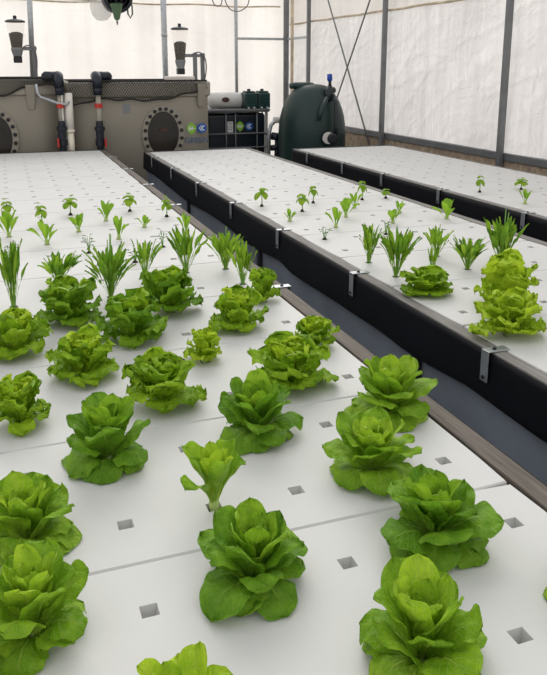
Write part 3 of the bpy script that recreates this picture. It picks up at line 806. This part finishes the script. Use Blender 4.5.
# emblem, lettering and small plate on the right tank
def flat_poly(pts, name, mat, parent, o0, y, th=.004):
    b = MB(); n = len(pts)
    b.v += [(x, y, z) for x, z in pts] + [(x, y-th, z) for x, z in pts]
    b.f.append(tuple(range(n))); b.f.append(tuple(reversed(range(n, 2*n))))
    for i in range(n): j = (i+1) % n; b.f.append((i, j, n+j, n+i))
    return b.build(name, mat, parent, M=Matrix.Translation(-o0), fix=True)
def circ(cx, cz, r, n=20, a0=0): return [(cx + r*cos(a0 + 2*pi*i/n), cz + r*sin(a0 + 2*pi*i/n)) for i in range(n)]
def emblem(parent, o0, gc, bc, s, y):
    """green leaf diamond with white veins, and a blue disc with a white fish-like chevron"""
    gx, gz = gc; r = .068*s
    leafp = [(gx, gz+r*1.25), (gx+r*.62, gz+r*.72), (gx+r*1.02, gz+r*.1), (gx+r*.62, gz-r*.7), (gx, gz-r*1.25), (gx-r*.62, gz-r*.7), (gx-r*1.02, gz+r*.1), (gx-r*.62, gz+r*.72)]
    g = flat_poly(leafp, 'leaf_emblem', M['lgreen'], parent, o0, y)
    b = MB()
    def bar(a, c, w):
        a, c = Vector((a[0],a[1])), Vector((c[0],c[1])); d = (c-a).normalized(); q = Vector((-d.y, d.x))*w
        P = [a+q, c+q, c-q, a-q]; b.quad(*[(p.x, y-.0055, p.y) for p in P])
    bar((gx-r*.75, gz-r*.0), (gx+r*.75, gz+r*.0), r*.06)
    for m in (-.3, .05, .4):
        bar((gx+r*m, gz), (gx+r*(m-.3), gz+r*.45), r*.05); bar((gx+r*m, gz), (gx+r*(m-.3), gz-r*.45), r*.05)
    b.build('leaf_veins', M['lwhite'], g, M=Matrix.Translation(-o0))
    bx, bz = bc
    d = flat_poly(circ(bx, bz, r*1.0, 8, pi/8), 'round_emblem', M['lblue'], parent, o0, y)
    b = MB(); bar((bx+r*.45, bz+r*.5), (bx-r*.2, bz), r*.1); bar((bx-r*.2, bz), (bx+r*.45, bz-r*.5), r*.1); bar((bx-r*.05, bz+r*.6), (bx-r*.6, bz), r*.06); bar((bx-r*.6, bz), (bx-r*.05, bz-r*.6), r*.06)
    b.build('emblem_mark', M['lwhite'], d, M=Matrix.Translation(-o0))
def text(body, size, mat, name, parent, o0, x, y, z, th=.003):
    cu = bpy.data.curves.new(name, 'FONT'); cu.body = body; cu.size = size; cu.extrude = th; cu.align_x = 'LEFT'
    ob = bpy.data.objects.new(name, cu); C.objects.link(ob)
    me = bpy.data.meshes.new_from_object(ob); C.objects.unlink(ob); bpy.data.objects.remove(ob)
    me.transform(Matrix.Translation(Vector((x, y, z)) - o0) @ Matrix.Rotation(pi/2, 4, 'X'))
    me.materials.clear(); me.materials.append(mat)
    o = bpy.data.objects.new(name, me); C.objects.link(o); o.parent = parent; return o
g = atY(191.5, 128.5, TY); bl = atY(202, 128, TY)
emblem(t2, o2, (g.x, g.z), (bl.x, bl.z), 1.0, TY-.0005)
sep = atY(197.2, 128, TY); flat_poly([(sep.x-.003, sep.z-.08), (sep.x+.003, sep.z-.08), (sep.x+.003, sep.z+.07), (sep.x-.003, sep.z+.07)], 'emblem_divider', M['lblue'], t2, o2, TY-.0005, .003)
q = atY(184.6, 143, TY); text('GREEN', .105, M['ltext'], 'lettering', t2, o2, q.x, TY-.004, q.z)
q = atY(126.5, 109, TY); flat_poly([(q.x-.045,q.z-.055),(q.x+.045,q.z-.055),(q.x+.045,q.z+.055),(q.x-.045,q.z+.055)], 'small_plate', M['motor'], t2, o2, TY-.0005)
# netting draped over the lips
def net(x0, x1, label, low, group=None, th=TH):
    zt = th+.012; b = MB(); o0 = Vector(((x0+x1)/2, TY-.06, zt))
    nu = int((x1-x0)/.032); nv = 10
    def P(u, v):
        x = x0 + (x1-x0)*u; d = interp(low, x) + .012*sin(x*19)
        return Vector((x, TY-.052 - .012*sin(pi*v) - .006*sin(x*7+v*3), zt - d*v))
    pts = {(i, j): P((i + (.5 if j % 2 else 0))/nu, j/nv) for i in range(nu+1) for j in range(nv+1)}
    for j in range(nv):
        for i in range(nu):
            a = pts[i, j]; c = pts[i, j+1]; d = pts.get((i-1, j+1)) if j % 2 == 0 else pts.get((i+1, j+1))
            b.tube([a, c], .0026, 4, cap=False)
            if d is not None: b.tube([a, d], .0026, 4, cap=False)
    t = thing('draped_net', label, 'netting', o0, group)
    T = Matrix.Translation(-o0)
    b.build('mesh', M['net'], t, M=T)
    c = MB(); c.tube([P(i/60, 0) + Vector((0, 0, .002*(i % 3))) for i in range(61)], .014, 6); c.build('top_rope', M['net'], t, smooth=True, M=T)
    c = MB(); c.tube([P(i/60, 1) for i in range(61)], .012, 6); c.build('bottom_rope', M['net'], t, smooth=True, M=T)
    # the net lies flat over the open tank
    e = MB()
    for i in range(int((x1-x0)/.09)):
        x = x0 + .06 + i*.09; e.tube([(x, TY-.045, zt), (x, TY+1.7, zt)], .0035, 4, cap=False)
    for jy in range(19):
        y = TY + .04 + jy*.09; e.tube([(x0+.06, y, zt+.002), (x1-.06, y, zt+.002)], .0035, 4, cap=False)
    e.build('top_mesh', M['net'], t, M=T)
u2x = lambda u: atY(u, 90, TY).x
net(-1.25, xa-.02, 'black fish net over the left beige tank, roped along its rim', [(-1.3,.2),(u2x(2),.20),(u2x(18),.14),(u2x(30),.09),(u2x(40),.07),(xa,.10)], 'black nets over the fish tanks')
net(xb-.03, u2x(206), 'black fish net hanging over the rim of the right beige tank', [(xb,.30),(u2x(76),.29),(u2x(95),.22),(u2x(115),.225),(u2x(135),.235),(u2x(155),.245),(u2x(175),.20),(u2x(190),.145),(u2x(206),.10)], 'black nets over the fish tanks', TH2)
# overflow plumbing on the tank fronts
def plumbing(u, label, group, clear):
    p = atY(u, 110, TY-.09); x = p.x; y = TY-.12; z = lambda v: atY(u, v, TY-.12).z
    t = thing('drain_pipe', label, 'pipe', (x, y, z(150)), group); T = Matrix.Translation((-x, -y, -z(150)))
    b = MB(); b.tube([(x, y, z(95)), (x, y, z(86))], .055, 14); b.tube([(x, y, z(88)), (x, y, z(80)), (x, y+.05, z(76)), (x, y+.20, z(76))], .06, 14)
    b.tube([(x-.14 if clear else x+.14, y+.20, z(79)), (x-.14 if clear else x+.14, y+.10, z(76.5))], .06, 12)
    b.tube([(x, y+.14, z(76.5)), (x-.16 if clear else x+.16, y+.14, z(76.5))], .062, 14)
    b.build('elbow', M['pblack'], t, smooth=True, M=T)
    MB().tube([(x, y, z(124)), (x, y, z(93))], .032, 12).build('clear_pipe', M['pclear'], t, smooth=True, M=T)
    MB().tube([(x, y, z(108)), (x, y, z(103.5))], .048, 12).build('red_collar', M['red'], t, smooth=False, M=T)
    c = MB(); c.lathe([(.046, z(160)),(.046, z(146)),(.062,z(145.5)),(.062,z(140)),(.05,z(139.5)),(.05,z(131)),(.064,z(130.5)),(.064,z(127)),(.045,z(126.5)),(.042,z(121))], (x, y, 0), 14)
    c.build('union', M['pblack'], t, M=T)
    d = MB(); s = 1 if not clear else -1
    d.box((x+s*.058-.012, y-.08, z(147)), (x+s*.058+.012, y-.05, z(138))); d.build('valve_handle', M['red'], t, M=T, bevel=.004)
plumbing(60.5, 'black and clear drain pipe with red collar at the left tank corner', 'drain pipes on the tanks', True)
plumbing(98.5, 'black and clear drain pipe with red collar on the right tank front', 'drain pipes on the tanks', False)
pA = atY(68, 93, TY-.10); pB = atY(72.5, 165, TY-.10); pM = pA.lerp(pB, .52)
t = thing('pvc_pipe', 'cream plastic pipe standing in the dark gap between the tanks', 'pipe', pB); T = Matrix.Translation(-pB)
MB().tube([pB, pM], .043, 14).build('lower_pipe', M['pwhite'], t, smooth=True, M=T)
MB().tube([pM, pA], .05, 14).build('upper_pipe', M['lidwhite'], t, smooth=True, M=T)
MB().tube([pM - (pM-pA)*.03, pM + (pM-pA)*.04], .056, 14).build('collar', M['pwhite'], t, smooth=True, M=T)
# ------------------------------------------------------------------ feeders
def feeder(uc, vl, va, v2, v3, half, Y, label, arm_u, post_us, vpost, group, th):
    v1 = v2
    s = lambda px: px * atY(uc, v1, Y).length * 1.0 / F
    ct = atY(uc, vl, Y); x = ct.x; z = lambda v: atY(uc, v, Y).z
    base = Vector((atY(post_us[-1], vpost, Y).x, Y, th+.0165)); t = thing('fish_feeder', label, 'feeder', base, group); T = Matrix.Translation(-base)
    h = s(half); hb = h*.62
    b = MB(); b.lathe([(hb, z(v2)), (h, z(vl))], (x, Y, 0), 24); hp = b.build('hopper', M['hopper'], t, smooth=False, M=T); sm_by_angle(hp, 40)
    vm = vl + (v2-vl)*.42; hm = hb + (h-hb)*.58
    MB().lathe([(hb-.008, z(v2)+.004), (hm-.008, z(vm)), (hm*.5, z(vm)+.02), (.01, z(vm)+.025)], (x, Y, 0), 20).build('feed', M['pellet'], t, M=T, smooth=True)
    c = MB(); c.lathe([(h*1.06, z(vl)-.004), (h*1.10, z(vl)+.012), (h*.8, z(vl)+.028), (h*.2, z(vl)+.038), (h*.2, z(vl)+.075), (.01, z(vl)+.08)], (x, Y, 0), 24)
    c.build('lid', M['dsteel'], t, M=T)
    d = MB(); d.lathe([(hb*.75, z(v3)), (hb*.9, z((v2+v3)/2)), (hb*1.06, z(v2)), (hb*1.06, z(v2)+.03)], (x, Y, 0), 16); d.build('motor', M['motor'], t, M=T)
    e = MB(); zz = z(v3); e.box((x-hb*.75, Y-hb*.75, zz-.085), (x+hb*.75, Y+hb*.75, zz-.001)); e.build('spreader', M['bolt'], t, M=T, bevel=.01)
    za = z(va)
    xe = atY(arm_u, v2, Y).x
    f = MB(); f.box((x+hb*1.0, Y-.02, za-.022), (xe+.02, Y+.02, za+.022)); f.build('arm', M['motor'], t, M=T, bevel=.004)
    for pu in post_us:
        px = atY(pu, v2, Y).x; MB().box((px-.024, Y-.03, th+.0165), (px+.024, Y+.03, za+.035)).build('post', M['post'], t, M=T, bevel=.004)
    w0 = atY(arm_u-12, va-1, Y); w1 = atY(arm_u-3, va-8, Y); w2 = atY(arm_u+6, va+2, Y); w3 = atY(arm_u, vpost-3, Y)
    pts = []
    for i in range(15):
        q = i/14; pts.append(w0*(1-q)**3 + w1*3*q*(1-q)**2 + w2*3*q*q*(1-q) + w3*q**3 + Vector((0, -.045, 0)))
    MB().tube(pts, .009, 6).build('cable', M['cable'], t, smooth=True, M=T)
    w0 = atY(uc+6, v3-2, Y); w1 = atY(uc+14, v3, Y); w2 = atY(arm_u-8, v2, Y)
    return t
feeder(179.5, 29.5, 55.5, 62, 68, 7.6, TY+.5, 'automatic fish feeder with clear hopper on a twin-post bracket above the right tank', 203.5, (195, 202.5), 84, 'fish feeders', TH2)
feeder(15, 22, 48.5, 50, 56, 8.0, TY+.5, 'automatic fish feeder with clear hopper above the left tank, held from a leaning pole', 35, (34,), 88, 'fish feeders', TH)
q = atY(180, 80, TY+.45)
t = MB().box((q.x-.19, q.y-.16, TH2+.0165), (q.x+.17, q.y+.16, TH2+.065)).build('tank_lid', M['lidwhite'], bevel=.01); tag(t, 'white slab lid on the net under the right fish feeder', 'lid')
# leaning galvanised pole behind the left feeder
a = atY(33.6, 84, TY+.68); c = atY(27.6, -40, TY+.68); a.z = TH+.02
t = MB().tube([a, c], .034, 12).build('steel_pole', M['galv'], smooth=True); tag(t, 'thin galvanised pole leaning upward beside the left fish feeder', 'pole')
a0 = [atY(36, 84, TY-.14), atY(37.5, 93, TY-.14), atY(40, 97, TY-.14), atY(50, 100.5, TY-.14), atY(58, 103.5, TY-.14), atY(66, 104.5, TY-.16), atY(69, 101, TY-.17)]
t = MB().tube(a0, .018, 8).build('grey_hose', M['galv'], smooth=True); tag(t, 'grey hose bent across the front of the left beige tank to the pipes', 'hose')

# ------------------------------------------------------------------ black tote with cage, drum and jerry cans
IY = 11.4
x1 = atY(268, 120, IY).x; x0 = x1 - 1.02; zt = atY(240, 111, IY).z
ob = Vector(((x0+x1)/2, IY+.5, 0))
t = thing('bulk_tote', 'black caged liquid tote behind the middle bed with paper label and emblem', 'tank', ob); T = Matrix.Translation(-ob)
MB().box((x0+.03, IY+.035, .15), (x1-.03, IY+1.0, zt-.04)).build('bottle', M['tote'], t, M=T, bevel=.05, seg=4)
pal = MB().box((x0, IY, .10), (x1, IY+1.03, .145)).build('pallet', M['woodg'], t, M=T, bevel=.005)
for i in range(3): yy = IY + .02 + i*.44; MB().box((x0, yy, .0), (x1, yy+.12, .0995)).build('runner', M['woodg'], pal, M=T, bevel=.005)
cage = MB(); ux = [atY(u, 120, IY).x for u in (226, 235.5, 257, 265.5)] + [x0+.02]
for xx in ux: cage.tube([(xx, IY+.005, .12), (xx, IY+.005, zt)], .011, 8)
for zz in (atY(240, 147.5, IY).z, atY(240, 133.5, IY).z, zt-.01): cage.tube([(x0, IY-.008, zz), (x1, IY-.008, zz)], .012, 8)
for i in range(5):
    yy = IY + .05 + i*.235; cage.tube([(x1+.0, yy, .12), (x1+.0, yy, zt)], .014, 8); cage.tube([(x0, yy, .12), (x0, yy, zt)], .014, 8)
for zz in (.35, .75, zt-.01): cage.tube([(x1+.012, IY, zz), (x1+.012, IY+1.03, zz)], .014, 8)
cage.build('cage', M['post'], t, smooth=True, M=T)
MB().box((x0-.01, IY-.03, zt), (x1+.03, IY+1.05, zt+.028)).build('top_board', M['post'], t, M=T, bevel=.005)
g = atY(240.6, 126.5, IY); bl = atY(249.8, 126.4, IY); emblem(t, ob, (g.x, g.z), (bl.x, bl.z), 1.0, IY+.033)
q = atY(230.8, 127.2, IY)
pl = flat_poly([(q.x-.045,q.z-.085),(q.x+.045,q.z-.085),(q.x+.045,q.z+.085),(q.x-.045,q.z+.085)], 'paper_label', M['label'], t, ob, IY+.033)
b = MB(); b.v += [(q.x + r*cos(a*pi/8), IY+.0275, q.z-.015 + r*sin(a*pi/8)) for a in range(16) for r in (.022, .031)]
for i in range(16): j = (i+1) % 16; b.f.append((2*i, 2*j, 2*j+1, 2*i+1))
for m in range(3): b.quad((q.x-.03, IY+.0275, q.z+.04+.012*m), (q.x+.03, IY+.0275, q.z+.04+.012*m), (q.x+.03, IY+.0275, q.z+.045+.012*m), (q.x-.03, IY+.0275, q.z+.045+.012*m))
b.build('printed_mark', M['ink'], pl, M=T)
# pale drum lying on top
zb = zt+.029; r = .125
da, dc = atY(213, 100, IY+.35).x - .1, atY(250, 100, IY+.35).x
ob2 = Vector(((da+dc)/2, IY+.35, zb)); t = thing('pressure_drum', 'pale grey drum lying on the caged tote beside the dark green cans', 'drum', ob2); T2 = Matrix.Translation(-ob2)
pf = [(.02,da)] + [(r*sin(a*pi/16), da + .10 - .10*cos(a*pi/16)) for a in range(2, 9)] + [(r*sin(a*pi/16), dc - .10 - .10*cos(a*pi/16)) for a in range(8, 15)] + [(.02, dc)]
MB().lathe(pf, (0, IY+.35, zb+r), 28, axis='x').build('shell', M['drum'], t, smooth=True, M=T2)
q = atY(226, 100, IY+.2)
MB().lathe([(.055,.03),(.055,-.02),(.04,-.025)], (q.x, IY+.35-r+.012, zb+r+.015), 18, axis='y', sx=1.15, sy=.7).build('port', M['brownport'], t, M=T2)
MB().box((da+.1, IY+.3, zb), (da+.16, IY+.4, zb+.03)).build('foot', M['drum'], t, M=T2)
for i, (ua, ub, lb) in enumerate(((245.2, 257.2, 'left of two dark green cans on top of the caged tote, beside the drum'), (258.2, 270.6, 'right of two dark green cans on top of the caged tote, at its outer end'))):
    xa_, xb_ = atY(ua, 100, IY+.05).x, atY(ub, 100, IY+.05).x; hh = atY(250, 91.5, IY+.05).z - zb
    cxx = (xa_+xb_)/2; t = thing('jerry_can', lb, 'can', (cxx, IY+.16, zb+.0), 'dark green cans on the tote'); w = (xb_-xa_)/2
    MB().box((-w+.003, -.12, 0), (w-.003, .14, hh-.02)).build('body', M['jerry'], t, bevel=.025, seg=3)
    MB().box((-w*.75, -.09, hh-.02), (w*.75, .11, hh+.005)).build('shoulder', M['jerry'], t, bevel=.008)
    MB().lathe([(.028,hh+.006),(.028,hh+.034),(.02,hh+.038)], (-.005, 0, 0), 14).build('cap', M['bolt'], t)
    for zz in (.05, .10, .15): MB().box((-w+.02, -.126, zz), (w-.02, -.119, zz+.018)).build('rib', M['jerry'], t, bevel=.003)
    for xx in (-w*.5, w*.4): MB().tube([(xx, -.115, .016), (xx, -.15, .016)], .014, 8).build('outlet', M['drum'], t)
# ------------------------------------------------------------------ dark green filter vessel
FY = 10.35; fc = atY(312, 120, FY); fx = fc.x; sc = fc.length/F*1.0
zz = lambda v: atY(312, v, FY).z
ob = Vector((fx, FY, 0)); t = thing('filter_vessel', 'big dark green domed filter vessel at the far end of the right bed', 'filter tank', ob)
rad = 33.5*sc*.985
prof = [(rad*.9, 0), (rad*.97, .05), (rad, .3), (rad, zz(140))]
for v, k_ in ((132,1.0),(124,.985),(116,.95),(108,.885),(101,.80),(96,.71),(91,.60),(88,.50),(85.5,.38),(84.5,.25),(84,.1)): prof.append((rad*k_, zz(v)))
MB().lathe(prof, (0,0,0), 40).build('vessel', M['filter'], t, smooth=True)
# lid ring set back on the dome, shoulder seam, valve with blue handle, hose and side flange
MB().lathe([(.17, zz(89)),(.19, zz(87)),(.19, zz(84.0)),(.16, zz(82.6)),(.02, zz(82.2))], (-.12, .12, 0), 24).build('lid', M['filter'], t, smooth=True)
def loc(u, v, dy): return atY(u, v, FY+dy) - ob
b = MB(); b.tube([loc(329, 101, -.36), loc(328.5, 93, -.33), loc(330, 86, -.28)], [.05,.065,.035], 12); b.tube([loc(326, 92, -.34), loc(334, 90, -.30)], .045, 12)
b.build('valve', M['filterlid'], t, smooth=True)
b = MB(); p0 = loc(330, 86, -.29); p1 = loc(329.6, 74, -.29); b.tube([p0, p0.lerp(p1, .5)], .022, 10); b.build('valve_stem', M['filterlid'], t, smooth=True)
b = MB(); b.tube([p0.lerp(p1, .4), p0.lerp(p1, .55), p1], [.03,.04,.036], 10); b.build('handle', M['blue'], t, smooth=True)
b = MB(); b.tube([loc(333, 95, -.38), loc(336, 103, -.50), loc(336.5, 114, -.56), loc(336, 126, -.58), loc(335.5, 136, -.58)], .028, 10); b.build('hose', M['filterlid'], t, smooth=True)
b = MB(); b.tube([loc(327, 98, -.45), loc(322, 108, -.55), loc(319, 120, -.585)], .03, 10); b.build('pipe', M['filter'], t, smooth=True)
b = MB(); p = loc(330, 138, -.545); b.lathe([(.11,.05),(.11,-.03),(.075,-.035),(.075,-.09),(.05,-.10)], p, 20, axis='y'); b.build('flange', M['filterlid'], t)
b = MB(); p = loc(328, 138, -.60); b.lathe([(.085,.0),(.085,-.02)], p, 20, axis='y'); b.build('flange_ring', M['drum'], t)
# pump and grey pipework between tote and filter
pb = atY(273, 147, 10.75); t = thing('pump_pipework', 'grey pipes and black pump between the tote and the green filter vessel', 'pipes', (pb.x, 10.75, 0)); T = Matrix.Translation((-pb.x, -10.75, 0))
A = lambda u, v: atY(u, v, 10.75)
MB().tube([A(281, 119), A(276, 120), A(271, 125), A(269, 134), A(268.5, 160)], .030, 10).build('suction_pipe', M['galv'], t, smooth=True, M=T)
MB().tube([A(283, 120), A(274, 120)], .048, 12).build('coupling', M['drum'], t, smooth=True, M=T)
b = MB(); b.tube([A(272, 136), A(280, 137)], .06, 14); b.tube([A(271, 148), A(281, 147)], .045, 12); b.tube([A(277, 140), A(276, 170)], .035, 12); b.build('pump', M['pblack'], t, smooth=True, M=T)
pp = A(276, 160); MB().box((pp.x-.12, 10.65, 0), (pp.x+.12, 10.85, pp.z)).build('pump_base', M['dsteel'], t, M=T, bevel=.01)
# ------------------------------------------------------------------ hanging fogger fan and loose wires
HYY = 8.6
hc = atY(117, -2, HYY); s = hc.length/F
t = thing('hanging_fan', 'black round fan with green nozzle hanging at the top picture edge', 'fan', hc)
L_ = lambda u, v, dy=0: atY(u, v, HYY+dy) - hc
MB().lathe([(10*s,-.10),(13*s,-.08),(13.5*s,0),(13*s,.12),(6*s,.15)], (0,0,0), 28, axis='y').build('drum', M['pblack'], t, smooth=False)
b = MB()
for rr in (4, 7, 10): b.lathe([(rr*s,-.105),(rr*s+.006,-.115),(rr*s+.012,-.105)], (0,0,0), 24, axis='y')
for a in range(6): b.tube([(0,-.112,0), (11*s*cos(a*pi/3), -.108, 11*s*sin(a*pi/3))], .005, 5)
b.build('grille', M['dsteel'], t)
pa = L_(116.3, 5, -.16); b = MB(); b.lathe([(1.0*s, L_(116.3,21.5).z),(2.6*s, L_(116.3,19.5).z),(4.0*s, L_(116.3,12).z),(5.6*s, L_(116.3,5).z)], (pa.x, -.17, 0), 18); b.build('nozzle', M['fangreen'], t)
MB().tube([(pa.x, -.17, L_(116.3,22).z), (pa.x, -.17, L_(116.3,26).z)], [.012,.004], 6).build('nozzle_tip', M['dsteel'], t)
pq = L_(103, 4, .02); MB().lathe([(.3*s, -14*s),(5*s,-13*s),(8.5*s,-9*s),(10*s,-3*s),(10*s,3*s),(8*s,8*s)], (pq.x, .18, pq.z), 20).build('plastic_cover', M['bag'], t, smooth=True)
MB().tube([L_(128,-4,-.02), L_(132,6), L_(132.5,14), L_(130.5,18), L_(128,14), L_(127,4,-.02)], .010, 6).build('cable_loop', M['cable'], t, smooth=True)
zt_ = hc.z + 1.1
for xx in (-.1, .1): MB().tube([(xx, 0, .1), (xx, 0, 1.1)], .008, 6).build('suspension_wire', M['cable'], t)
trim(MB().tube([(-6, HYY, zt_+.045), (WX-.06, HYY, zt_+.045)], .04, 12), M['galv'], smooth=True)
def wire(pts, Y, label):
    P = [atY(u, v, Y) for u, v in pts]; out = []
    for i in range(len(P)-1):
        a, b_, c_, d = P[max(i-1,0)], P[i], P[i+1], P[min(i+2, len(P)-1)]
        for kk in range(6):
            q = kk/6; out.append(.5*((2*b_) + (c_-a)*q + (2*a-5*b_+4*c_-d)*q*q + (3*b_-a-3*c_+d)*q**3))
    out.append(P[-1]); o = MB().tube(out, .009, 6).build('loose_wire', M['cable'], smooth=True); tag(o, label, 'wire', 'loose wires hanging from above')
zw = atY(230, -30, 12.55).z; trim(MB().box((-6, 12.4, zw-.03), (WX-.06, 12.7, zw+.05)), M['galv'], bevel=.01)
wire([(211,-30),(211.5,-6),(214,4),(219,6),(222,0),(223,-30)], 12.5, 'short wire loop hanging at the top edge, left of the longer loop')
wire([(221,-30),(224,-4),(229,8),(237,11.5),(245,8),(249,0),(251,-30)], 12.6, 'longer wire loop hanging at the top edge in front of the thin post')
